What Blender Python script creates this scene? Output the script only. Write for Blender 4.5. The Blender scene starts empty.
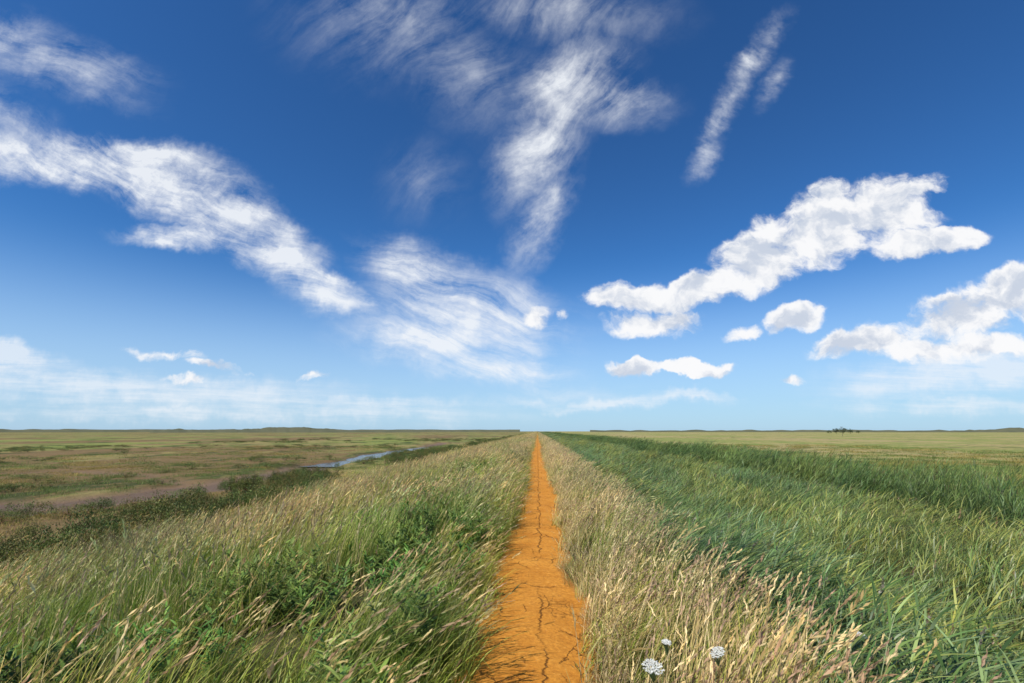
import bpy, math, random
import numpy as np
from mathutils import Matrix, Vector, Euler

rng = np.random.default_rng(7)
scene = bpy.context.scene
scene.view_settings.view_transform = 'Standard'
scene.view_settings.look = 'None'
scene.view_settings.exposure = 0
scene.view_settings.gamma = 1

# ---------------------------------------------------------------- camera
CAMZ = 1.6
F = 484.0
cam_d = bpy.data.cameras.new("camera")
cam_d.sensor_width = 36; cam_d.lens = F/1024*36
cam_d.clip_start = 0.05; cam_d.clip_end = 30000
cam = bpy.data.objects.new("camera", cam_d)
scene.collection.objects.link(cam)
cam.location = (0, 0, CAMZ)
cam.rotation_euler = (math.radians(90+10.5), 0, math.radians(2.95))
scene.camera = cam
R = cam.rotation_euler.to_matrix()

def pdir(px, py):
    return R @ Vector(((px-512)/F, -(py-341.5)/F, -1.0))
def ground(px, py, z):
    d = pdir(px, py); t = (z-CAMZ)/d.z
    return (d.x*t, d.y*t)

# ---------------------------------------------------------------- sun + world
SUN_EL = math.radians(54); SUN_AZ = math.radians(215)   # azimuth clockwise from +Y
sd = Vector((math.sin(SUN_AZ)*math.cos(SUN_EL), math.cos(SUN_AZ)*math.cos(SUN_EL), math.sin(SUN_EL)))
sl = bpy.data.lights.new("sun", 'SUN'); sl.energy = 5.0; sl.angle = math.radians(0.5); sl.color = (1, 0.94, 0.85)
so = bpy.data.objects.new("sun", sl); scene.collection.objects.link(so)
so.rotation_euler = sd.to_track_quat('Z', 'Y').to_euler(); so.location = sd*50

world = bpy.data.worlds.new("World"); scene.world = world; world.use_nodes = True
world.cycles.sampling_method = 'NONE'
wt = world.node_tree; wt.nodes.clear()

class NB:
    def __init__(s, t): s.t = t
    def n(s, ty, **k):
        nd = s.t.nodes.new(ty)
        for a, b in k.items(): setattr(nd, a, b)
        return nd
    def put(s, sock, v):
        if isinstance(v, bpy.types.NodeSocket): s.t.links.new(v, sock)
        elif v is not None: sock.default_value = v
    def m(s, op, a, b=None, c=None, clamp=False):
        nd = s.n('ShaderNodeMath', operation=op); nd.use_clamp = clamp
        s.put(nd.inputs[0], a); s.put(nd.inputs[1], b); s.put(nd.inputs[2], c)
        return nd.outputs[0]
    def v(s, op, a, b=None, sc=None):
        nd = s.n('ShaderNodeVectorMath', operation=op)
        s.put(nd.inputs[0], a); s.put(nd.inputs[1], b)
        if sc is not None: s.put(nd.inputs['Scale'], sc)
        return nd.outputs['Value'] if op in ('LENGTH', 'DOT_PRODUCT') else nd.outputs[0]
    def noise(s, vec, scale, detail=4, rough=0.5, dist=0.0, color=False, lac=2.0, dim='3D'):
        nd = s.n('ShaderNodeTexNoise'); nd.noise_dimensions = dim
        s.put(nd.inputs['Vector'], vec); nd.inputs['Scale'].default_value = scale
        nd.inputs['Detail'].default_value = detail; nd.inputs['Roughness'].default_value = rough
        nd.inputs['Distortion'].default_value = dist; nd.inputs['Lacunarity'].default_value = lac
        return nd.outputs['Color'] if color else nd.outputs['Fac']
    def ss(s, x, a, b, c=0.0, d=1.0, kind='SMOOTHSTEP'):
        nd = s.n('ShaderNodeMapRange', interpolation_type=kind)
        s.put(nd.inputs[0], x); nd.inputs[1].default_value = a; nd.inputs[2].default_value = b
        nd.inputs[3].default_value = c; nd.inputs[4].default_value = d
        return nd.outputs[0]
    def mapp(s, vec, loc=(0, 0, 0), rot=(0, 0, 0), sc=(1, 1, 1), ty='POINT'):
        nd = s.n('ShaderNodeMapping', vector_type=ty); s.put(nd.inputs[0], vec)
        nd.inputs[1].default_value = loc; nd.inputs[2].default_value = rot; nd.inputs[3].default_value = sc
        return nd.outputs[0]
    def mix(s, f, a, b, mode='MIX'):
        nd = s.n('ShaderNodeMix', data_type='RGBA', blend_type=mode)
        s.put(nd.inputs[0], f)
        for i, q in ((6, a), (7, b)):
            if isinstance(q, tuple): q = (*q, 1)[:4]
            s.put(nd.inputs[i], q)
        return nd.outputs[2]
    def xyz(s, v):
        nd = s.n('ShaderNodeSeparateXYZ'); s.put(nd.inputs[0], v); return nd.outputs
    def cxyz(s, a, b, c=0.0):
        nd = s.n('ShaderNodeCombineXYZ'); s.put(nd.inputs[0], a); s.put(nd.inputs[1], b); s.put(nd.inputs[2], c); return nd.outputs[0]

W = NB(wt)
gen = W.n('ShaderNodeTexCoord').outputs['Generated']
x, y, z = W.xyz(gen)
yc = W.m('MAXIMUM', y, 0.08)
P = W.cxyz(W.m('DIVIDE', x, yc), W.m('DIVIDE', z, yc))
front = W.ss(y, 0.1, 0.3)

def to_ab(px, py):
    d = pdir(px, py); return np.array([d.x/d.y, d.z/d.y])

def mask(Pv, ells):
    acc = None
    for e in ells:
        px, py, a, b, ang = e[:5]; w = e[5] if len(e) > 5 else 1.0
        th = math.radians(ang)
        c = to_ab(px, py)
        A = (to_ab(px+math.cos(th), py+math.sin(th))-c)*a
        B = (to_ab(px-math.sin(th), py+math.cos(th))-c)*b
        mp = W.mapp(Pv, loc=(c[0], c[1], 0), rot=(0, 0, math.atan2(A[1], A[0])), sc=(np.linalg.norm(A), np.linalg.norm(B), 1), ty='TEXTURE')
        g = W.n('ShaderNodeTexGradient', gradient_type='SPHERICAL'); W.put(g.inputs[0], mp)
        v = g.outputs['Fac']
        if w != 1.0: v = W.m('MULTIPLY', v, w)
        acc = v if acc is None else W.m('MAXIMUM', acc, v)
    return acc

def warp(Pv, sc, amt, seed=0.0, detail=3, rough=0.55):
    nz = W.noise(W.v('ADD', Pv, (seed, seed*1.7, 0)), sc, detail, rough, color=True, dim='2D')
    off = W.v('SCALE', W.v('SUBTRACT', nz, (0.5, 0.5, 0.5)), sc=amt)
    off = W.v('MULTIPLY', off, (1, 1, 0))
    return W.v('ADD', Pv, off)

sky = W.n('ShaderNodeTexSky', sky_type='NISHITA')
sky.sun_disc = False; sky.sun_elevation = SUN_EL; sky.sun_rotation = SUN_AZ
sky.altitude = 0; sky.air_density = 1.0; sky.dust_density = 0.4; sky.ozone_density = 3.0
skyc = W.v('SCALE', sky.outputs[0], sc=0.1)
gm = W.n('ShaderNodeGamma'); W.put(gm.inputs[0], skyc); gm.inputs[1].default_value = 1.30
skyc = W.v('MULTIPLY', gm.outputs[0], (0.62, 1.22, 1.62))

PW1 = warp(warp(P, 2.0, 0.22, 1.3, 2, 0.5), 7.0, 0.040, 2.9, 4, 0.65)      # broad curl + small tangles
PW2 = warp(P, 5.0, 0.09, 7.7, 5, 0.68)
nsh = W.noise(PW2, 8.0, 6, 0.62, dim='2D')
def wisp(ells, ang, su, sv, seed, lo, hi, amt, base=None, mhi=1.0, cap=0.92, rough=0.66, pw=1.25, w1=0.56):
    mk = mask(PW2, ells)
    q = W.mapp(base if base is not None else PW1, rot=(0, 0, math.radians(ang)))
    q = W.v('MULTIPLY', q, (su, sv, 1)); q = W.v('ADD', q, (seed*3, seed, 0))
    n1 = W.noise(q, 1.0, 8, rough, dim='2D')
    nn = W.m('ADD', W.m('MULTIPLY', n1, w1), W.m('MULTIPLY', nsh, 1.0-w1))
    s_ = W.ss(W.m('ADD', nn, W.m('MULTIPLY', mk, 0.15)), lo, hi, kind='LINEAR')
    s_ = W.m('POWER', s_, pw)
    return W.m('MINIMUM', W.m('MULTIPLY', W.ss(mk, 0.0, mhi), W.m('MULTIPLY', s_, amt)), cap)

wl = wisp([(75,163,125,36,4),(165,180,115,46,14,1.),(238,222,115,40,28),(195,238,105,20,4,.8),(275,255,85,32,30),(318,280,72,24,28),(140,158,100,24,8),(20,150,60,30,10,.7)], 24, 2.8, 16, 1.3, 0.40, 0.72, 1.3, mhi=0.6)
wtl = wisp([(60,62,130,42,15,.8),(15,40,80,40,10,.8),(15,120,100,40,35,.7),(90,90,100,24,20,.5)], 22, 2.6, 17, 5.2, 0.42, 0.76, 0.9)
wc = wisp([(568,85,100,62,-40),(538,150,92,56,-65),(544,218,76,30,-62,.9),(560,8,160,50,5,.55),(395,20,170,90,10,.46),(470,70,140,80,40,.44),(425,180,60,70,60,.34),(618,100,74,38,0,.75)], -46, 3.6, 13, 8.7, 0.40, 0.75, 1.2, mhi=0.95)
wf = wisp([(430,272,105,38,18,.9),(470,308,140,58,14),(455,345,150,46,6),(495,372,105,26,3,.9),(345,300,90,26,12,.6),(560,392,150,16,5,.4)], 12, 2.6, 20, 3.9, 0.40, 0.73, 1.15, mhi=0.8, w1=0.62)
wr = wisp([(745,68,42,20,-45),(715,118,50,21,-68),(706,158,38,20,-60,.9),(773,84,42,17,-62,.7),(770,35,42,15,-50,.6),(727,95,38,20,-45,.8)], 25, 9, 18, 6.1, 0.43, 0.80, 0.85, mhi=0.9)
wh = wisp([(0,357,100,22,12,.9),(120,392,330,26,2,.85),(330,408,240,18,2,.8),(600,404,150,9,0,.7),(690,401,65,8,-3,.8),(960,372,200,34,-4,.9),(40,378,140,14,4,.8),(940,405,200,16,0,.6),(150,412,330,14,0,.6)], 2, 3.0, 38, 2.2, 0.40, 0.72, 0.85, base=P, mhi=0.65, cap=0.65, pw=1.1)

Pp = warp(P, 6.5, 0.080, 4.4, 5, 0.60)
pm = mask(Pp, [(632,299,58,20,0),(655,322,62,20,-4),(705,288,62,22,-15),(765,260,74,38,-20),(825,228,94,46,-18),(885,210,80,42,-15),(925,243,68,18,-8),(915,195,45,22,-20),(832,192,28,20,0,.8),(770,222,26,20,0,.6),
  (793,318,36,18,-10),(742,333,26,12,-15,.8),(635,368,38,12,0,.9),(697,366,48,10,0,.8),
  (870,342,74,22,-10),(960,318,84,36,-10),(1010,295,64,34,-15),(960,345,130,20,0,.85),(1060,300,70,50,0),(950,297,30,10,0,.6),
  (540,314,20,15,0,.6),(567,312,12,9,0,.5),
  (165,355,54,9,5,.5),(220,368,54,8,5,.5),(310,374,24,6,0,.5),(190,383,40,6,0,.45),(795,382,20,6,0,.4)])
qn = W.v('MULTIPLY', Pp, (1.0, 1.4, 1))
pn = W.noise(qn, 8.0, 9, 0.60, dim='2D')
pn2 = W.noise(W.v('ADD', qn, (-0.014, 0.035, 0)), 8.0, 5, 0.55, dim='2D')
pd = W.m('ADD', pm, W.m('MULTIPLY', W.m('SUBTRACT', pn, 0.5), 1.9))
pd = W.m('MULTIPLY', pd, W.ss(pm, 0.0, 0.25))
pa = W.ss(pd, 0.0, 0.55, 0, 0.98, 'SMOOTHSTEP')
pshade = W.ss(W.m('ADD', W.m('SUBTRACT', pn, pn2), W.m('MULTIPLY', pm, -0.12)), -0.24, 0.04)

def over(a, b):
    return W.m('SUBTRACT', 1.0, W.m('MULTIPLY', W.m('SUBTRACT', 1.0, a), W.m('SUBTRACT', 1.0, b)), clamp=True)
wa = wl
for q in (wtl, wc, wf, wr, wh): wa = over(wa, q)
wa = W.m('MULTIPLY', wa, front); pa = W.m('MULTIPLY', pa, front)
# clouds for the rest of the sky
zz = W.m('ADD', W.m('MAXIMUM', z, 0.0), 0.12)
PB = W.cxyz(W.m('DIVIDE', x, zz), W.m('DIVIDE', y, zz))
nb = W.noise(W.v('MULTIPLY', PB, (0.5, 1.0, 1)), 1.1, 5, 0.6, 0.0, dim='2D')
ba = W.m('MULTIPLY', W.ss(nb, 0.52, 0.75, 0, 0.8), W.m('MULTIPLY', W.m('SUBTRACT', 1.0, front), W.ss(z, 0.0, 0.1)))
wa = over(wa, ba)
# horizon haze
hz = W.ss(z, 0.0, 0.36, 1, 0, 'SMOOTHERSTEP')
c = W.mix(W.m('MULTIPLY', hz, 0.75), skyc, (0.49, 0.67, 0.89))
c = W.mix(W.m('MULTIPLY', wa, 0.97), c, (0.90, 0.93, 0.97))
pc = W.mix(pshade, (0.60, 0.66, 0.77), (0.97, 0.97, 0.98))
c = W.mix(pa, c, pc)
bg = W.n('ShaderNodeBackground'); W.put(bg.inputs[0], c); bg.inputs[1].default_value = 1.0
wo = W.n('ShaderNodeOutputWorld'); wt.links.new(bg.outputs[0], wo.inputs[0])

# ---------------------------------------------------------------- numpy value noise
_tab = rng.random((256, 256))
def vnoise(x, y):
    x = np.asarray(x, float); y = np.asarray(y, float)
    xi = np.floor(x).astype(int); yi = np.floor(y).astype(int)
    fx = x-xi; fy = y-yi; fx = fx*fx*(3-2*fx); fy = fy*fy*(3-2*fy)
    g = lambda i, j: _tab[i % 256, j % 256]
    return (g(xi, yi)*(1-fx)+g(xi+1, yi)*fx)*(1-fy)+(g(xi, yi+1)*(1-fx)+g(xi+1, yi+1)*fx)*fy
def fbm(x, y, o=4):
    s = 0; a = 0.5; t = 0
    for k in range(o):
        s = s+a*vnoise(x*2**k+17*k, y*2**k+31*k); t += a; a *= 0.5
    return s/t
def sst(x, a, b):
    t = np.clip((x-a)/(b-a), 0, 1); return t*t*(3-2*t)

# ---------------------------------------------------------------- terrain
ZL = -2.4; ZR = -1.9
def creek_pts(pix, z=ZL): return np.array([ground(px, py, z) for px, py in pix])
creekA = creek_pts([(-260,516),(-120,511),(-20,506),(50,506),(105,498),(150,494),(185,487),(215,486),(250,477),(285,473),(320,464),(355,459),(380,453),(400,450),(425,446.5),(445,442)])
creekB = creek_pts([(-200,462),(0,456),(90,459),(170,453),(250,452),(330,447),(395,446)])
creekC = creek_pts([(-200,480),(-40,476),(60,470),(140,474),(205,487)])
def dist_poly(x, y, pts):
    best = np.full(np.shape(x), 1e9)
    for (x0, y0), (x1, y1) in zip(pts[:-1], pts[1:]):
        dx, dy = x1-x0, y1-y0
        t = np.clip(((x-x0)*dx+(y-y0)*dy)/(dx*dx+dy*dy), 0, 1)
        best = np.minimum(best, np.hypot(x-x0-t*dx, y-y0-t*dy))
    return best
def creek_mask(x, y):
    wob = (fbm(x*0.15, y*0.15)-0.5)*4
    dA = dist_poly(x, y, creekA)+wob*0.8
    dB = dist_poly(x, y, creekB)+wob; dC = dist_poly(x, y, creekC)+wob*0.6
    return np.maximum(np.maximum(sst(dA, 3.3, 1.5), 0.7*sst(dB, 2.0, 0.8)), 0.6*sst(dC, 1.5, 0.5))
def height(x, y):
    x = np.asarray(x, float); y = np.asarray(y, float)
    wig = (fbm(x*0.0+3, y*0.06)-0.5)*2.0
    L = ZL*sst(-x, 1.0, 16.0+wig)**0.9
    Rr = ZR*sst(x, 1.0, 5.2)
    h = np.where(x < 0, L, Rr)
    h = h+(fbm(x*0.8, y*0.8)-0.5)*0.18*sst(np.abs(x), 0.7, 2.5)
    far = sst(-x, 15, 20)
    h = h-(0.22+0.25*sst(y, 45, 65))*creek_mask(x, y)*far
    return h

def seg(a, b, s): return list(np.arange(a, b, s))
xs = sorted(set([round(v, 3) for v in
     list(-np.geomspace(200, 9000, 26))+seg(-200, -80, 2)+seg(-80, -16, 0.7)+seg(-16, -2, 0.5)+seg(-2, 2, 0.16)+seg(2, 24, 0.5)+seg(24, 120, 4)+list(np.geomspace(120, 9000, 26))]))
ys = sorted(set([round(v, 3) for v in seg(-60, -6, 6)+seg(-6, 40, 0.5)+seg(40, 140, 0.8)+seg(140, 400, 4)+list(np.geomspace(400, 12000, 30))]))
X, Y = np.meshgrid(xs, ys)
Z = height(X, Y)
nx, ny = len(xs), len(ys)
verts = np.stack([X.ravel(), Y.ravel(), Z.ravel()], 1)
ii, jj = np.meshgrid(np.arange(nx-1), np.arange(ny-1))
a0 = (jj*nx+ii).ravel()
faces = np.stack([a0, a0+1, a0+nx+1, a0+nx], 1)

def mesh_from(name, v, f, cols=None, mat=None, smooth=False):
    me = bpy.data.meshes.new(name)
    v = np.asarray(v, np.float32); f = np.asarray(f, np.int32)
    k = f.shape[1]
    me.vertices.add(len(v)); me.vertices.foreach_set('co', v.ravel())
    me.loops.add(f.size); me.loops.foreach_set('vertex_index', f.ravel())
    me.polygons.add(len(f)); me.polygons.foreach_set('loop_start', np.arange(0, f.size, k, dtype=np.int32))
    me.update(calc_edges=True); me.validate()
    if smooth: me.polygons.foreach_set('use_smooth', [True]*len(me.polygons))
    if cols is not None:
        ca = me.color_attributes.new('Col', 'FLOAT_COLOR', 'POINT')
        c4 = np.ones((len(v), 4), np.float32); c4[:, :3] = cols
        ca.data.foreach_set('color', c4.ravel())
    if mat: me.materials.append(mat)
    return me
def add(name, me, parent=None):
    o = bpy.data.objects.new(name, me); scene.collection.objects.link(o)
    if parent: o.parent = parent
    return o

def new_mat(name):
    m = bpy.data.materials.new(name); m.use_nodes = True; m.node_tree.nodes.clear()
    b = NB(m.node_tree); out = b.n('ShaderNodeOutputMaterial'); return m, b, out

# ground material
gmat, G, out = new_mat('ground_mat')
pos = G.n('ShaderNodeNewGeometry').outputs['Position']
att = G.n('ShaderNodeAttribute', attribute_name='Col').outputs['Color']
mud, marshL, fieldR = G.xyz(att)
n_big = G.noise(G.v('MULTIPLY', pos, (1, 0.40, 1)), 0.018, 7, 0.7)
n_mid = G.noise(G.v('MULTIPLY', pos, (1, 0.40, 1)), 0.12, 8, 0.7)
n_fine = G.noise(pos, 3.0, 7, 0.7)
soil = G.mix(n_fine, (0.05, 0.06, 0.02), (0.12, 0.11, 0.05))
mc = G.mix(G.ss(n_mid, 0.44, 0.53), (0.15, 0.185, 0.042), (0.30, 0.245, 0.09))
mc = G.mix(G.ss(n_big, 0.50, 0.54, 0, 0.9), mc, (0.21, 0.13, 0.06))
mc = G.mix(G.ss(n_big, 0.46, 0.42, 0, 0.75), mc, (0.21, 0.26, 0.055))
mc = G.mix(G.ss(n_mid, 0.46, 0.40, 0, 0.85), mc, (0.05, 0.07, 0.02))
mc = G.mix(G.ss(n_fine, 0.35, 0.6, 0.45, 0), mc, (0.06, 0.07, 0.025))
fc = G.mix(G.ss(n_mid, 0.45, 0.53), (0.42, 0.34, 0.13), (0.22, 0.25, 0.065))
fc = G.mix(G.ss(n_big, 0.50, 0.54, 0, 0.8), fc, (0.40, 0.31, 0.14))
fc = G.mix(G.ss(n_big, 0.46, 0.42, 0, 0.75), fc, (0.24, 0.27, 0.07))
fc = G.mix(G.ss(n_mid, 0.45, 0.39, 0, 0.75), fc, (0.09, 0.11, 0.035))
fc = G.mix(G.ss(n_fine, 0.35, 0.6, 0.35, 0), fc, (0.12, 0.13, 0.05))
mudc = G.mix(n_mid, (0.15, 0.09, 0.05), (0.25, 0.165, 0.095))
mudc = G.mix(G.ss(mud, 0.9, 1.0, 0, 0.5), mudc, (0.11, 0.075, 0.05))
c = G.mix(marshL, soil, mc); c = G.mix(fieldR, c, fc); c = G.mix(mud, c, mudc)
bs = G.n('ShaderNodeBsdfPrincipled'); G.put(bs.inputs['Base Color'], c)
G.put(bs.inputs['Roughness'], G.ss(mud, 0, 1, 0.95, 0.6)); bs.inputs['Specular IOR Level'].default_value = 0.12
bp = G.n('ShaderNodeBump'); bp.inputs['Strength'].default_value = 0.8; bp.inputs['Distance'].default_value = 0.25
G.put(bp.inputs['Height'], G.m('ADD', n_fine, n_mid)); G.t.links.new(bp.outputs[0], bs.inputs['Normal'])
G.t.links.new(bs.outputs[0], out.inputs[0])

zc = np.zeros((X.size, 3))
zc[:, 0] = (creek_mask(X, Y)*sst(-X, 15, 19)).ravel()
zc[:, 1] = sst(-X, 13.5, 17).ravel(); zc[:, 2] = sst(X, 19, 22).ravel()
add('ground', mesh_from('ground', verts, faces, zc, gmat, True))

# water in the creek (its edge is where the flat sheet meets the carved banks)
wm, B, out = new_mat('water_mat')
bs = B.n('ShaderNodeBsdfPrincipled'); bs.inputs['Base Color'].default_value = (0.07, 0.06, 0.05, 1); bs.inputs['Roughness'].default_value = 0.15
bs.inputs['Specular IOR Level'].default_value = 0.35
bp = B.n('ShaderNodeBump'); bp.inputs['Strength'].default_value = 0.8; bp.inputs['Distance'].default_value = 0.06
B.put(bp.inputs['Height'], B.noise(B.n('ShaderNodeNewGeometry').outputs['Position'], 3.0, 4)); B.t.links.new(bp.outputs[0], bs.inputs['Normal'])
B.t.links.new(bs.outputs[0], out.inputs[0])
wp = creek_pts([(318,464.5),(335,462),(355,459),(380,453),(400,450),(425,446.5)])
t = np.linspace(0, len(wp)-1, 60); wpd = np.stack([np.interp(t, range(len(wp)), wp[:, k]) for k in (0, 1)], 1)
tang = np.gradient(wpd, axis=0); tang /= np.linalg.norm(tang, axis=1)[:, None]; nrm = np.stack([-tang[:, 1], tang[:, 0]], 1)
v = []; hw = 4.2
for k in range(60):
    for s in (-1, 1): v.append((*(wpd[k]+nrm[k]*s*hw), ZL-0.29))
add('creek_water', mesh_from('creek_water', v, [(2*k, 2*k+1, 2*k+3, 2*k+2) for k in range(59)], None, wm))

# ---------------------------------------------------------------- path
pmat, B, out = new_mat('clay_path_mat')
pos = B.n('ShaderNodeNewGeometry').outputs['Position']
px_, py_, pz_ = B.xyz(pos)
eatt = B.n('ShaderNodeAttribute', attribute_name='Col').outputs['Color']
eu = B.xyz(eatt)[0]
nz = B.noise(pos, 3.0, 6, 0.7, color=True)
pw = B.v('ADD', pos, B.v('SCALE', B.v('SUBTRACT', nz, (0.5, 0.5, 0.5)), sc=0.30))
pw = B.v('MULTIPLY', pw, (1, 1, 0))
def crack(sc, wlo, whi, aniso):
    vo = B.n('ShaderNodeTexVoronoi', feature='DISTANCE_TO_EDGE'); vo.voronoi_dimensions = '2D'
    B.put(vo.inputs['Vector'], B.v('MULTIPLY', pw, aniso)); vo.inputs['Scale'].default_value = sc
    return B.ss(vo.outputs['Distance'], wlo, whi, 1, 0)
c1 = B.m('MULTIPLY', crack(3.0, 0.002, 0.018, (1.0, 0.55, 1)), B.ss(B.noise(pos, 2.0, 4), 0.48, 0.61, 0, 0.85))
c2 = B.m('MULTIPLY', crack(9.0, 0.004, 0.04, (1.0, 0.8, 1)), B.ss(B.noise(B.v('ADD', pos, (7, 3, 0)), 1.5, 3), 0.50, 0.68, 0, 0.45))
midx = B.m('ADD', px_, B.m('MULTIPLY', B.m('SUBTRACT', B.noise(B.cxyz(0.0, py_, 0.0), 1.5, 8, 0.75), 0.5), 0.42))
c3 = B.m('MULTIPLY', B.ss(B.m('ABSOLUTE', B.m('SUBTRACT', midx, 0.02)), 0.002, 0.009, 1, 0), B.ss(B.noise(B.cxyz(4.0, py_, 0.0), 0.6, 2), 0.34, 0.44))
cr = B.m('MAXIMUM', B.m('MAXIMUM', c1, c2), c3)
nf = B.noise(pos, 26, 8, 0.72); nm = B.noise(pos, 2.5, 7, 0.65); nl = B.noise(pos, 0.7, 3)
c = B.mix(B.ss(nm, 0.3, 0.7), (0.50, 0.195, 0.022), (0.68, 0.305, 0.045))
c = B.mix(B.ss(nl, 0.35, 0.65, 0, 0.5), c, (0.58, 0.24, 0.03))
c = B.mix(B.ss(nf, 0.35, 0.60, 0.5, 0), c, (0.30, 0.105, 0.015))
c = B.mix(B.ss(nf, 0.58, 0.70, 0, 0.6), c, (0.80, 0.43, 0.12))
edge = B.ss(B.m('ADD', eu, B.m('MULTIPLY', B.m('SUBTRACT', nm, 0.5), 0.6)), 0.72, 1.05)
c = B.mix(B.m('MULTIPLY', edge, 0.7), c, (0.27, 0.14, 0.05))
c = B.mix(B.m('MULTIPLY', cr, 0.75), c, (0.13, 0.045, 0.01))
bs = B.n('ShaderNodeBsdfPrincipled'); B.put(bs.inputs['Base Color'], c); bs.inputs['Roughness'].default_value = 0.92; bs.inputs['Specular IOR Level'].default_value = 0.15
hgt = B.m('SUBTRACT', B.m('ADD', B.m('MULTIPLY', nf, 0.35), B.m('MULTIPLY', nm, 1.1)), B.m('MULTIPLY', cr, 0.6))
bp = B.n('ShaderNodeBump'); bp.inputs['Strength'].default_value = 1.0; bp.inputs['Distance'].default_value = 0.04
B.put(bp.inputs['Height'], hgt); B.t.links.new(bp.outputs[0], bs.inputs['Normal']); B.t.links.new(bs.outputs[0], out.inputs[0])
py = np.array(seg(-5, 30, 0.06)+seg(30, 120, 0.5)+list(np.geomspace(120, 3000, 60)))
def pc0(y): return (fbm(np.asarray(y, float)*0.16, np.asarray(y, float)*0+2.0)-0.5)*0.26
PC3 = float(pc0(3.6))
def pcen(y):
    y = np.asarray(y, float)
    return -0.04+pc0(y)-(PC3+0.02)*sst(y, 9, 4)
def eL(y): return 0.47+(fbm(np.asarray(y)*1.0, np.asarray(y)*0+9)-0.5)*0.30
def eR(y): return 0.44+(fbm(np.asarray(y)*1.0, np.asarray(y)*0+19)-0.5)*0.30
pc = pcen(py); wl_ = eL(py)+0.05; wr_ = eR(py)+0.05
NC = 17; v = []
for k in range(len(py)):
    for j in range(NC):
        s = j/(NC-1)*2-1
        xx = pc[k]+(s*wl_[k] if s < 0 else s*wr_[k])
        v.append((xx, py[k], 0))
v = np.array(v); s = np.tile(np.linspace(-1, 1, NC), len(py))
v[:, 2] = 0.008+0.035*(1-s**2)*0.3+0.03*fbm(v[:, 0]*2.5, v[:, 1]*1.8)*(1-np.abs(s)**3)+0.012*fbm(v[:, 0]*9, v[:, 1]*9)*(1-np.abs(s)**3)
f = [(k*NC+j, k*NC+j+1, (k+1)*NC+j+1, (k+1)*NC+j) for k in range(len(py)-1) for j in range(NC-1)]
add('clay_path', mesh_from('clay_path', v, f, np.repeat(np.abs(s)[:, None], 3, 1), pmat, True))

# ---------------------------------------------------------------- foliage material
def foliage_mat(name, t1, t2, trans=0.3, rough=0.5, pscale=0.35, spec=0.3, var=0.3, lo=0.36, hi=0.64, aniso=(1, 1, 1)):
    m, B, out = new_mat(name)
    col = B.n('ShaderNodeAttribute', attribute_name='Col').outputs['Color']
    pos = B.v('MULTIPLY', B.n('ShaderNodeNewGeometry').outputs['Position'], aniso)
    rnd = B.n('ShaderNodeObjectInfo').outputs['Random']
    pt = B.noise(pos, pscale, 2, 0.6)
    tint = B.mix(B.ss(pt, lo, hi), t1, t2)
    c = B.mix(1.0, col, tint, 'MULTIPLY')
    c = B.v('SCALE', c, sc=B.ss(rnd, 0, 1, 1-var, 1+var, 'LINEAR'))
    bs = B.n('ShaderNodeBsdfPrincipled'); B.put(bs.inputs['Base Color'], c); bs.inputs['Roughness'].default_value = rough
    bs.inputs['Specular IOR Level'].default_value = spec
    tr = B.n('ShaderNodeBsdfTranslucent'); B.put(tr.inputs['Color'], c)
    mx = B.n('ShaderNodeMixShader'); mx.inputs[0].default_value = trans
    B.t.links.new(bs.outputs[0], mx.inputs[1]); B.t.links.new(tr.outputs[0], mx.inputs[2]); B.t.links.new(mx.outputs[0], out.inputs[0])
    return m

class MB:
    def __init__(s): s.v = []; s.f = []; s.c = []
    def quad(s, p, col):
        i = len(s.v); s.v += [tuple(q) for q in p]; s.f.append((i, i+1, i+2, i+3)); s.c += [tuple(col)]*4
    def blade(s, base, L, w, dirang, th0, k, col, n=5, tipcol=None, face=None, taper=1.0, w0=0.6):
        dx, dy = math.cos(dirang), math.sin(dirang); x_, y_, z_ = base
        fa = rng.uniform(-0.9, 0.9) if face is None else face
        wx, wy = -math.sin(dirang+fa), math.cos(dirang+fa)
        pts = []; i0 = len(s.v)
        tc = [q*1.08 for q in col] if tipcol is None else tipcol
        for i in range(n+1):
            t = i/n; pts.append(np.array((x_, y_, z_))); th = th0+k*t**1.3
            ww = w*0.5*min(1, w0+t*1.5)*(1-t**(2.2/taper))+0.0004
            s.v.append((x_-wx*ww, y_-wy*ww, z_)); s.v.append((x_+wx*ww, y_+wy*ww, z_))
            cc = tuple(col[q]*(1-t)+tc[q]*t for q in range(3)); s.c += [cc, cc]
            sn = math.sin(th)*L/n; x_ += dx*sn; y_ += dy*sn; z_ += math.cos(th)*L/n
        for i in range(n): s.f.append((i0+2*i, i0+2*i+1, i0+2*i+3, i0+2*i+2))
        return pts
    def leafq(s, c, u, vv, col):
        s.quad([c-u, c-vv*0.9+u*0.1, c+u, c+vv*0.9+u*0.1], col)
    def mesh(s, name, mat): return mesh_from(name, s.v, s.f, np.array(s.c), mat)

def pick(pal):
    c = np.array(pal[rng.integers(len(pal))]); return c*rng.uniform(0.8, 1.2)

def plume(mb, pts, length, width, col, n=14):
    a, b = pts[-2], pts[-1]; d = (b-a)/np.linalg.norm(b-a)
    for i in range(n):
        t = i/n; c = b-d*length*(1-t)+rng.normal(0, width*0.35, 3)*(1-t*0.7)
        u = d*length/n*1.5+rng.normal(0, 0.25, 3)*length/n
        vv = rng.normal(0, 1, 3); vv -= d*np.dot(vv, d); vv /= np.linalg.norm(vv)+1e-6
        mb.leafq(c, u, vv*width*(0.55 if t < 0.8 else 0.3), np.array(col)*rng.uniform(0.8, 1.2))

def proto_collection(name, builders):
    col = bpy.data.collections.new(name)
    for i, me in enumerate(builders):
        o = bpy.data.objects.new('%s_part_%02d' % (name, i), me); col.objects.link(o)
    return col

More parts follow.
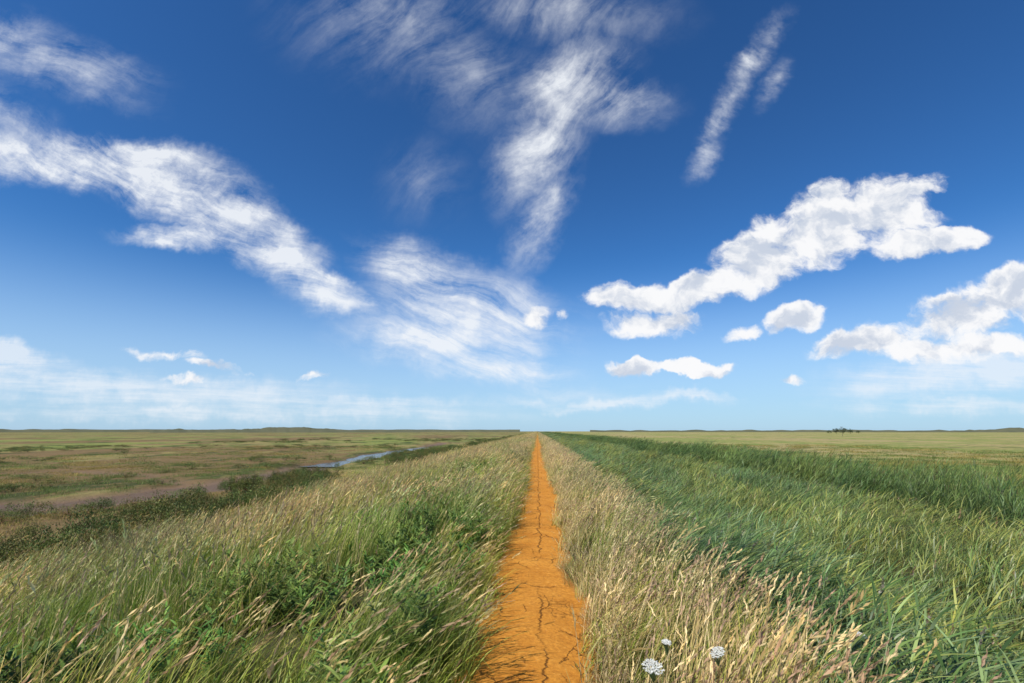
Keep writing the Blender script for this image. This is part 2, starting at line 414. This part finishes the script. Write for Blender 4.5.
def instanced(name, col, pts, rot, scl):
    n = len(pts)
    me = bpy.data.meshes.new(name); me.vertices.add(n); me.vertices.foreach_set('co', np.asarray(pts, np.float32).ravel())
    a = me.attributes.new('rot', 'FLOAT_VECTOR', 'POINT'); a.data.foreach_set('vector', np.asarray(rot, np.float32).ravel())
    a = me.attributes.new('scl', 'FLOAT_VECTOR', 'POINT'); a.data.foreach_set('vector', np.asarray(scl, np.float32).ravel())
    a = me.attributes.new('idx', 'INT', 'POINT'); a.data.foreach_set('value', rng.integers(0, 1000, n).astype(np.int32))
    o = add(name, me)
    ng = bpy.data.node_groups.new(name+'_scatter', 'GeometryNodeTree')
    ng.interface.new_socket('Geometry', in_out='INPUT', socket_type='NodeSocketGeometry')
    ng.interface.new_socket('Geometry', in_out='OUTPUT', socket_type='NodeSocketGeometry')
    N = ng.nodes.new; L = ng.links.new
    gi = N('NodeGroupInput'); go = N('NodeGroupOutput')
    ip = N('GeometryNodeInstanceOnPoints'); ci = N('GeometryNodeCollectionInfo')
    ci.inputs['Collection'].default_value = col; ci.inputs['Separate Children'].default_value = True; ci.inputs['Reset Children'].default_value = True
    ip.inputs['Pick Instance'].default_value = True
    def na(nm, ty):
        q = N('GeometryNodeInputNamedAttribute'); q.data_type = ty; q.inputs[0].default_value = nm; return q.outputs[0]
    er = N('FunctionNodeEulerToRotation'); L(na('rot', 'FLOAT_VECTOR'), er.inputs[0])
    L(gi.outputs[0], ip.inputs['Points']); L(ci.outputs[0], ip.inputs['Instance']); L(na('idx', 'INT'), ip.inputs['Instance Index'])
    L(er.outputs[0], ip.inputs['Rotation']); L(na('scl', 'FLOAT_VECTOR'), ip.inputs['Scale'])
    L(ip.outputs[0], go.inputs[0])
    md = o.modifiers.new('scatter', 'NODES'); md.node_group = ng
    return o

# ---------------------------------------------------------------- plant prototypes (wind blows toward +X)
GREEN = [(0.22, 0.28, 0.045), (0.31, 0.37, 0.065), (0.13, 0.19, 0.033), (0.38, 0.40, 0.09), (0.48, 0.44, 0.16)]
DRY = [(0.62, 0.49, 0.24), (0.52, 0.40, 0.18), (0.70, 0.59, 0.33), (0.42, 0.34, 0.14), (0.36, 0.36, 0.11)]
HEAD = DRY[:3]+[(0.42, 0.29, 0.19), (0.46, 0.33, 0.22)]
REED = [(0.12, 0.185, 0.045), (0.19, 0.27, 0.075), (0.07, 0.115, 0.028), (0.32, 0.38, 0.15), (0.29, 0.32, 0.095)]
gmatg = foliage_mat('grass_mat', (0.66, 0.82, 0.62), (1.28, 1.12, 0.92), 0.33, 0.5, 0.30, 0.3, 0.35, 0.40, 0.60)
dmat = foliage_mat('dry_grass_mat', (0.82, 0.86, 0.76), (1.14, 1.05, 0.97), 0.25, 0.6)
rmat = foliage_mat('reed_mat', (0.66, 0.82, 0.80), (1.28, 1.10, 0.74), 0.25, 0.42, 0.4, 0.5, 0.28, 0.43, 0.57, (1, 0.12, 0))
rdmat = foliage_mat('ditch_shade_reed_mat', (0.42, 0.58, 0.46), (0.68, 0.74, 0.50), 0.25, 0.5, 0.3, 0.35, 0.25, 0.40, 0.60, (1, 0.3, 0))  # dark ditch strip, plus shade coloured into the gaps between reed rows
smat = foliage_mat('shrub_mat', (0.8, 0.95, 0.8), (1.2, 1.0, 0.9), 0.15, 0.6, 0.5)
mmat = foliage_mat('marsh_plant_mat', (0.62, 0.85, 0.60), (1.35, 1.05, 0.85), 0.2, 0.7, 0.10, 0.2, 0.3, 0.44, 0.56)

def rad(r0):
    r = r0*math.sqrt(rng.random()); a = rng.uniform(0, 6.283); return r*math.cos(a), r*math.sin(a)
def green_tuft(r0=0.22, nb=55, nst=5, hv=1.0):
    mb = MB()
    for i in range(nb):
        mb.blade((*rad(r0), -0.03), rng.uniform(0.30, 0.80)*hv, rng.uniform(0.004, 0.010), rng.normal(0.1, 0.8), rng.uniform(0.05, 0.5), rng.uniform(0.5, 1.7), pick(GREEN), 4)
    for i in range(nst):
        pts = mb.blade((*rad(r0), 0), rng.uniform(0.6, 1.0), 0.004, rng.normal(0.1, 0.5), rng.uniform(0.15, 0.4), rng.uniform(0.4, 1.1), (0.4, 0.36, 0.16), 5)
        plume(mb, pts, rng.uniform(0.08, 0.18), 0.012, pick(HEAD), 8)
    return mb.mesh('green_tuft', gmatg)
def dry_tuft(r0=0.2, nb=34, nst=14, gf=0.35):
    mb = MB()
    for i in range(nb):
        mb.blade((*rad(r0), -0.03), rng.uniform(0.25, 0.6), rng.uniform(0.003, 0.007), rng.normal(0.1, 0.8), rng.uniform(0.05, 0.4), rng.uniform(0.3, 1.3), pick(DRY if rng.random() > gf else GREEN), 4)
    for i in range(nst):
        pts = mb.blade((*rad(r0), 0), rng.uniform(0.5, 0.9), 0.0035, rng.normal(0.1, 0.7), rng.uniform(0.05, 0.3), rng.uniform(0.15, 0.8), pick(DRY), 5)
        plume(mb, pts, rng.uniform(0.07, 0.16), 0.010, pick(HEAD), 8)
    return mb.mesh('dry_tuft', dmat)
def reed_patch(n=24, H=1.55, r0=0.75, mat=None):
    mb = MB()
    for i in range(n):
        h = H*rng.uniform(0.7, 1.1); da = rng.normal(0.05, 0.4)
        pts = mb.blade((*rad(r0), -0.05), h, 0.008, da, rng.uniform(0.02, 0.15), rng.uniform(0.25, 0.6), (0.22, 0.24, 0.08), 5, taper=2, w0=1)
        P_ = np.array(pts)
        for k in range(rng.integers(7, 10)):
            t = rng.uniform(0.25, 0.98)*5; i0 = min(int(t), 4); q = P_[i0]+(P_[i0+1]-P_[i0])*(t-i0)
            mb.blade(q, rng.uniform(0.3, 0.52), rng.uniform(0.011, 0.018), rng.normal(0.05, 0.6), rng.uniform(0.4, 0.8), rng.uniform(0.5, 1.3), pick(REED), 4)
        if rng.random() < 0.15: plume(mb, pts, 0.16, 0.02, (0.25, 0.18, 0.12), 12)
    return mb.mesh('reed_patch', mat or rmat)
def shrub_clump():
    mb = MB()
    for i in range(26):
        mb.blade((0, 0, 0), rng.uniform(0.4, 0.75), 0.012, rng.uniform(0, 6.283), rng.uniform(0, 0.9), 0.3, (0.12, 0.08, 0.05), 3)
    for c in range(34):
        a = rng.uniform(0, 6.283); rr = math.sqrt(rng.random())*0.62; zt = 0.72*math.sqrt(max(0, 1-(rr/0.72)**2))*rng.uniform(0.45, 1.05)
        cen = np.array([rr*math.cos(a), rr*math.sin(a), zt]); base = pick([(0.08, 0.11, 0.025), (0.10, 0.14, 0.03), (0.05, 0.08, 0.02), (0.15, 0.12, 0.04), (0.15, 0.18, 0.045)])
        for k in range(34):
            p = cen+rng.normal(0, 0.075, 3); u = rng.normal(0, 1, 3); u[2] = abs(u[2])+0.4; u /= np.linalg.norm(u)
            vv = np.cross(u, rng.normal(0, 1, 3)); vv /= np.linalg.norm(vv)
            mb.leafq(p, u*0.032, vv*0.011, base*rng.uniform(0.75, 1.3))
    return mb.mesh('shrub_clump', smat)
def weed():
    mb = MB()
    for i in range(9):
        pts = np.array(mb.blade((*rad(0.14), 0), rng.uniform(0.4, 0.75), 0.007, rng.normal(0, 1.2), rng.uniform(0.05, 0.4), rng.uniform(0, 0.6), (0.12, 0.16, 0.05), 6, taper=2, w0=1))
        for k in range(30):
            t = rng.uniform(0.15, 1)*6; i0 = min(int(t), 5); q = pts[i0]+(pts[i0+1]-pts[i0])*(t-i0)
            col = pick([(0.10, 0.19, 0.035), (0.14, 0.24, 0.045), (0.075, 0.15, 0.03), (0.20, 0.29, 0.07)])
            mb.blade(q, rng.uniform(0.05, 0.11), rng.uniform(0.015, 0.028), rng.uniform(0, 6.283), rng.uniform(0.6, 1.2), rng.uniform(0.2, 0.9), col, 3, w0=0.3, face=0)
    return mb.mesh('weed', smat)
def marsh_patch():
    mb = MB()
    for i in range(150):
        mb.blade((*rad(1.1), -0.03), rng.uniform(0.08, 0.24), rng.uniform(0.012, 0.022), rng.uniform(0, 6.283), rng.uniform(0.05, 0.7), rng.uniform(0.3, 1.2),
                 pick([(0.19, 0.22, 0.06), (0.26, 0.25, 0.08), (0.14, 0.17, 0.05), (0.30, 0.26, 0.11)]), 2)
    return mb.mesh('marsh_patch', mmat)

PG = proto_collection('grass_tuft', [green_tuft() for _ in range(6)])
PGP = proto_collection('grass_patch', [green_tuft(0.65, 340, nst) for nst in (12, 22, 32, 46, 60, 26)])
PD = proto_collection('dry_grass_tuft', [dry_tuft() for _ in range(6)])
PDP = proto_collection('dry_grass_patch', [dry_tuft(0.65, 270, 54, 0.42) for _ in range(6)])
PR = proto_collection('reed_patch', [reed_patch() for _ in range(7)])
PRD = proto_collection('ditch_shade_reed_patch', [reed_patch(mat=rdmat) for _ in range(4)])
PS = proto_collection('shrub_clump', [shrub_clump() for _ in range(4)])
PW = proto_collection('leafy_weed_stem', [weed() for _ in range(5)])
PM = proto_collection('marsh_patch', [marsh_patch() for _ in range(4)])

def field(x0, x1, tiers):
    P_, S_ = [], []
    for y0, y1, dens, hs in tiers:
        n = int((x1-x0)*(y1-y0)*dens)
        px = rng.uniform(x0, x1, n); py = rng.uniform(y0, y1, n)
        ok = np.abs(px+0.05*py) < 1.3*np.maximum(py, 0)+3.5
        px, py = px[ok], py[ok]
        P_.append(np.stack([px, py], 1)); S_.append(np.full(len(px), hs))
    return np.concatenate(P_), np.concatenate(S_)
def place(name, col, P2, hs, hz, yawsd=0.4, tilt=0.05, slope=1.0):
    z_ = height(P2[:, 0], P2[:, 1]); n = len(P2)
    sx = (height(P2[:, 0]+0.4, P2[:, 1])-height(P2[:, 0]-0.4, P2[:, 1]))/0.8*slope
    sy = (height(P2[:, 0], P2[:, 1]+0.4)-height(P2[:, 0], P2[:, 1]-0.4))/0.8*slope
    r = rng.uniform(0.85, 1.15, n)
    scl = np.stack([hs*r, hs*r, hz*r], 1)
    rot = np.stack([np.arctan(sy)+rng.normal(0, tilt, n), -np.arctan(sx)+rng.normal(0, tilt, n), rng.normal(0, yawsd, n)], 1)
    return instanced(name, col, np.column_stack([P2, z_]), rot, scl)

TP = [(-1.5, 14, 2.0, 1.0), (14, 40, 1.1, 1.3), (40, 110, 0.45, 1.9), (110, 300, 0.14, 3.2), (300, 1500, 0.03, 7)]
TT = [(-1.5, 14, 20, 1.0), (14, 40, 12, 1.1), (40, 110, 5, 1.6), (110, 300, 1.5, 2.4), (300, 1500, 0.4, 4)]
def dryprob(P2):
    patch = fbm(P2[:, 0]*0.35+5, P2[:, 1]*0.16)
    return np.clip(0.20+(patch-0.5)*2.4+0.38*sst(P2[:, 1], 12, 40)*sst(-P2[:, 0], 9, 2)-0.15*sst(-P2[:, 0], 7, 13), 0.03, 0.85)
# left bank patches
P2, hs = field(-17.0, -0.9, TP)
ok = (-P2[:, 0]) > 0.50+0.62*hs
isdry = rng.random(len(P2)) < dryprob(P2)
hv = (0.48+0.95*fbm(P2[:, 0]*0.7, P2[:, 1]*0.6))*(1-0.25*sst(-P2[:, 0], 11, 16))
a = ok & ~isdry; place('bank_grass', PGP, P2[a], hs[a], hv[a])
b = ok & isdry; place('bank_grass', PDP, P2[b], hs[b], hv[b])
# left shoulder tufts
P2, hs = field(-5.0, -0.4, TT)
el = eL(P2[:, 1])-pcen(P2[:, 1])
ok = ((-P2[:, 0]) > el+0.10+0.14*(hs-0.9)) & ((-P2[:, 0]) < 0.6+0.75*hs)
isdry = rng.random(len(P2)) < dryprob(P2)
hv = (0.62+0.45*fbm(P2[:, 0]*0.6, P2[:, 1]*0.6))*(0.6+0.4*sst(-P2[:, 0], 0.5, 1.1))
a = ok & ~isdry; place('bank_grass', PG, P2[a], hs[a], hv[a])
b = ok & isdry; place('bank_grass', PD, P2[b], hs[b], hv[b])
# short fringe both sides of path
for sgn in (-1, 1):
    P3, h3 = field(0.0, 0.32, [(-1.5, 12, 44, 0.55), (12, 40, 22, 0.8), (40, 120, 8, 1.0)])
    e_ = (eL if sgn < 0 else eR)(P3[:, 1])
    P3[:, 0] = sgn*(P3[:, 0]+e_-0.03+0.02*h3)+pcen(P3[:, 1])
    place('path_edge_grass', PG if sgn < 0 else PD, P3, h3, 0.20+0.45*rng.random(len(P3))**1.5, 1.5 if sgn < 0 else 2.6)
# leafy weeds, left shoulder
P3, h3 = field(-3.2, -0.70, [(2, 14, 8, 1.0), (14, 40, 2, 1.2)])
kp = (fbm(P3[:, 0]*0.9, P3[:, 1]*0.45+40) > 0.53) | ((P3[:, 0] > -1.15) & (rng.random(len(P3)) < 0.35))
place('leafy_weed', PW, P3[kp], h3[kp], np.full(kp.sum(), 0.86)*h3[kp], 3.0)
# right shoulder dry grass
P2, hs = field(0.36, 3.4, TT)
er = eR(P2[:, 1])+pcen(P2[:, 1])
lim = 1.30+0.6*fbm(P2[:, 1]*0.4, P2[:, 1]*0+4)+0.1*hs
ok = (P2[:, 0] < lim) & (P2[:, 0] > er+0.04+0.12*(hs-0.9))
isg = rng.random(len(P2)) < 0.20
hv = (0.66+0.4*fbm(P2[:, 0], P2[:, 1]*0.7))*(0.7+0.3*sst(P2[:, 0], 0.5, 1.0))
a = ok & ~isg; place('dry_grass', PD, P2[a], hs[a], hv[a])
b = ok & isg; place('dry_grass', PG, P2[b], hs[b], hv[b])
# reeds
TR = [(-1.5, 14, 2.2, 1.0), (14, 35, 1.3, 1.25), (35, 80, 0.7, 1.7), (80, 180, 0.30, 2.5), (180, 500, 0.10, 4), (500, 1500, 0.025, 8)]
P2, hs = field(1.65, 13.2, TR)
xw = P2[:, 0]+1.8*(fbm(P2[:, 1]*0.08, P2[:, 1]*0+7)-0.5)
hv = 0.50+0.50*sst(P2[:, 0], 1.8, 4.8)
hv *= 0.62+0.70*fbm(P2[:, 0]*0.5, P2[:, 1]*0.22+9)
hv *= 1-0.25*sst(P2[:, 0], 9.5, 12.5)
gapm = np.zeros(len(P2))
for cx, wd, dp in ((5.4, 0.6, 0.7), (9.0, 0.7, 0.65)): gapm = np.maximum(gapm, dp*np.exp(-((xw-cx)/wd)**2))
hv *= 1-gapm
dk = gapm > 0.22  # low gaps take the darker reed copy: row shade put into colour
place('reed_bed', PR, P2[~dk], hs[~dk], hv[~dk], 0.35, 0.05, 0.2)
place('reed_bed', PRD, P2[dk], hs[dk], hv[dk], 0.35, 0.05, 0.2)
P2, hs = field(14.8, 20.2, TR)
hv = 1.0+0.45*fbm(P2[:, 0]*0.3, P2[:, 1]*0.12+29)
place('reed_bed', PRD, P2, hs, hv, 0.35, 0.05, 0.2)
# shrubs (sea blite) at the foot of the left bank
P2, hs = field(-21, -12.0, [(3, 60, 1.5, 1.1), (60, 200, 0.5, 1.6), (200, 700, 0.1, 2.5)])
kp = fbm(P2[:, 0]*0.3+50, P2[:, 1]*0.14) > 0.46+0.16*np.abs(P2[:, 0]+16.3)/3
place('sea_blite_shrub', PS, P2[kp], hs[kp]*rng.uniform(0.7, 1.4, kp.sum()), rng.uniform(0.7, 1.6, kp.sum()), 3)
# scattered shrubs on the marsh
P2, hs = field(-120, -20, [(15, 100, 0.06, 1.3), (100, 260, 0.03, 2.2)])
kp = (creek_mask(P2[:, 0], P2[:, 1]) < 0.1) & (fbm(P2[:, 0]*0.08, P2[:, 1]*0.05) > 0.49)
place('sea_blite_shrub', PS, P2[kp], hs[kp]*rng.uniform(0.7, 1.8, kp.sum()), rng.uniform(0.4, 0.9, kp.sum()), 3)
# marsh plants
P2, hs = field(-80, -16.5, [(5, 60, 0.45, 1.1), (60, 130, 0.12, 1.8)])
kp = (creek_mask(P2[:, 0], P2[:, 1]) < 0.1)
place('marsh_grass', PM, P2[kp], hs[kp], rng.uniform(0.7, 1.3, kp.sum()), 3)
P2, hs = field(20.5, 80, [(8, 60, 0.5, 1.2), (60, 130, 0.12, 2)])
place('meadow_grass', PM, P2, hs, rng.uniform(0.9, 1.7, len(P2)), 3)

# ---------------------------------------------------------------- wild carrot flowers
fm, B, out = new_mat('flower_mat')
bs = B.n('ShaderNodeBsdfPrincipled'); B.put(bs.inputs['Base Color'], B.n('ShaderNodeAttribute', attribute_name='Col').outputs['Color']); bs.inputs['Roughness'].default_value = 0.7
B.t.links.new(bs.outputs[0], out.inputs[0])
def wild_carrot(px, py, z, rad_):
    gx, gy = ground(px, py, z); gz = float(height(gx, gy))
    mb = MB(); H = z-gz
    pts = mb.blade((-0.08, 0, 0), H*1.02, 0.006, 0.0, 0.12, 0.1, (0.16, 0.22, 0.07), 6, taper=3, w0=1, face=0)
    mb.blade((-0.08, 0.003, 0), H*1.02, 0.006, 0.0, 0.12, 0.1, (0.16, 0.22, 0.07), 6, taper=3, w0=1, face=1.5)
    top = pts[-1]; tx, ty = rng.normal(0, 0.2), rng.uniform(0.1, 0.35)
    for i in range(34):
        a = i*2.4; r = rad_*math.sqrt(i/34)*rng.uniform(0.9, 1.08); c = top+np.array([r*math.cos(a), r*math.sin(a), 0.03-r*r*3+r*math.cos(a)*tx+r*math.sin(a)*ty])
        wv = np.array([0.0012, 0.0012, 0]); mid = top-np.array([0, 0, 0.03]); mb.quad([mid-wv, mid+wv, c+wv, c-wv], (0.2, 0.28, 0.1))
        for k in range(18):
            q = c+rng.normal(0, rad_*0.09, 3)*np.array([1, 1, 0.35])
            u = rng.normal(0, 1, 3)*np.array([1, 1, 0.3]); u /= np.linalg.norm(u); v_ = np.cross(u, [0, 0, 1.0]); v_ /= np.linalg.norm(v_)
            mb.leafq(q, u*0.0035, v_*0.003, np.array((0.74, 0.74, 0.66))*rng.uniform(0.8, 1.05))
    for k in range(8):
        q = pts[rng.integers(1, 5)]
        mb.blade(q, 0.12, 0.012, rng.uniform(0, 6.28), 0.9, 0.5, (0.13, 0.2, 0.06), 3)
    o = add('wild_carrot', mb.mesh('wild_carrot', fm)); o.location = (gx, gy, gz)
for f_ in [(648, 675, 0.64, 0.042), (714, 660, 0.62, 0.030), (663, 650, 0.62, 0.020), (860, 640, 0.2, 0.03)]:
    wild_carrot(*f_)

# ---------------------------------------------------------------- distant features
dm, B, out = new_mat('distant_vegetation_mat')
pos = B.n('ShaderNodeNewGeometry').outputs['Position']
bs = B.n('ShaderNodeBsdfPrincipled'); bs.inputs['Roughness'].default_value = 1; bs.inputs['Specular IOR Level'].default_value = 0.05
B.put(bs.inputs['Base Color'], B.mix(B.noise(pos, 0.02, 5, 0.6), (0.06, 0.075, 0.05), (0.17, 0.16, 0.09)))
B.t.links.new(bs.outputs[0], out.inputs[0])
def ridge(name, pix0, pix1, D, hfun, depth=120):
    n = 160; v = []
    for i in range(n+1):
        px = pix0+(pix1-pix0)*i/n; d = pdir(px, 431); k = D/math.hypot(d.x, d.y); cx, cy = d.x*k, d.y*k
        h = hfun(px)
        for j, (o_, hh) in enumerate([(-0.5, -0.1), (-0.2, 0.7), (0, 1.0), (0.25, 0.75), (0.5, -0.1)]):
            s_ = 1+o_*depth/D
            v.append((cx*s_, cy*s_, ZL+hh*h*(1 if j == 2 else rng.uniform(0.85, 1.1))))
    f = [(i*5+j, (i+1)*5+j, (i+1)*5+j+1, i*5+j+1) for i in range(n) for j in range(4)]
    add(name, mesh_from(name, v, f, None, dm, False))
ridge('sand_dunes', 150, 420, 1700, lambda p: 4+10*math.exp(-((p-290)/42)**2)+6.0*float(fbm(p*0.15, 3.0))+3*math.exp(-((p-180)/12)**2))
ridge('sand_dunes', -300, 520, 2600, lambda p: 8+7.0*float(fbm(p*0.06, 7.0)))
ridge('tree_line', 590, 1400, 2200, lambda p: 4+8*float(fbm(p*0.10, 11.0))+8*math.exp(-((p-1010)/20)**2))

def distant_tree(px, D, H):
    d = pdir(px, 431); k = D/math.hypot(d.x, d.y)
    mb = MB()
    for s_ in (0, 1.57):
        mb.blade((0, 0, 0), H*0.75, H*0.09, s_, 0, 0.08, (0.10, 0.08, 0.06), 4, taper=1.5, w0=1, face=0)
    for b_ in range(9):
        mb.blade((0, 0, H*rng.uniform(0.15, 0.4)), H*0.5, H*0.035, rng.uniform(0, 6.28), 0.5, 0.4, (0.10, 0.08, 0.06), 3)
    for c_ in range(26):
        a = rng.uniform(0, 6.28); r = H*0.55*math.sqrt(rng.random()); cen = np.array([r*math.cos(a), r*math.sin(a), H*rng.uniform(0.3, 0.95)*(1-0.3*(r/H))])
        base = pick([(0.05, 0.08, 0.03), (0.07, 0.10, 0.035), (0.04, 0.06, 0.025)])
        for q in range(40):
            p = cen+rng.normal(0, H*0.075, 3); u = rng.normal(0, 1, 3); u /= np.linalg.norm(u); vv = np.cross(u, rng.normal(0, 1, 3)); vv /= np.linalg.norm(vv)
            mb.leafq(p, u*H*0.035, vv*H*0.025, base)
    o = add('distant_tree', mb.mesh('distant_tree', smat)); o.location = (d.x*k, d.y*k, ZR)
for px, D, H in [(836, 900, 8), (843, 905, 9), (850, 910, 7.5), (829, 920, 5.5), (858, 930, 5)]: distant_tree(px, D, H)
# marker post with cross-arm on the field
d = pdir(842, 431); k = 420/math.hypot(d.x, d.y); mb = MB()
for s_ in (0, 1.57): mb.blade((0, 0, 0), 8.0, 0.3, s_, 0, 0, (0.12, 0.10, 0.08), 2, taper=6, w0=1, face=0)
mb.quad([np.array(q) for q in [(-1, 0, 6.2), (1, 0, 6.2), (1, 0, 6.5), (-1, 0, 6.5)]], (0.12, 0.1, 0.08))
o = add('marker_post', mb.mesh('marker_post', fm)); o.location = (d.x*k, d.y*k, ZR)
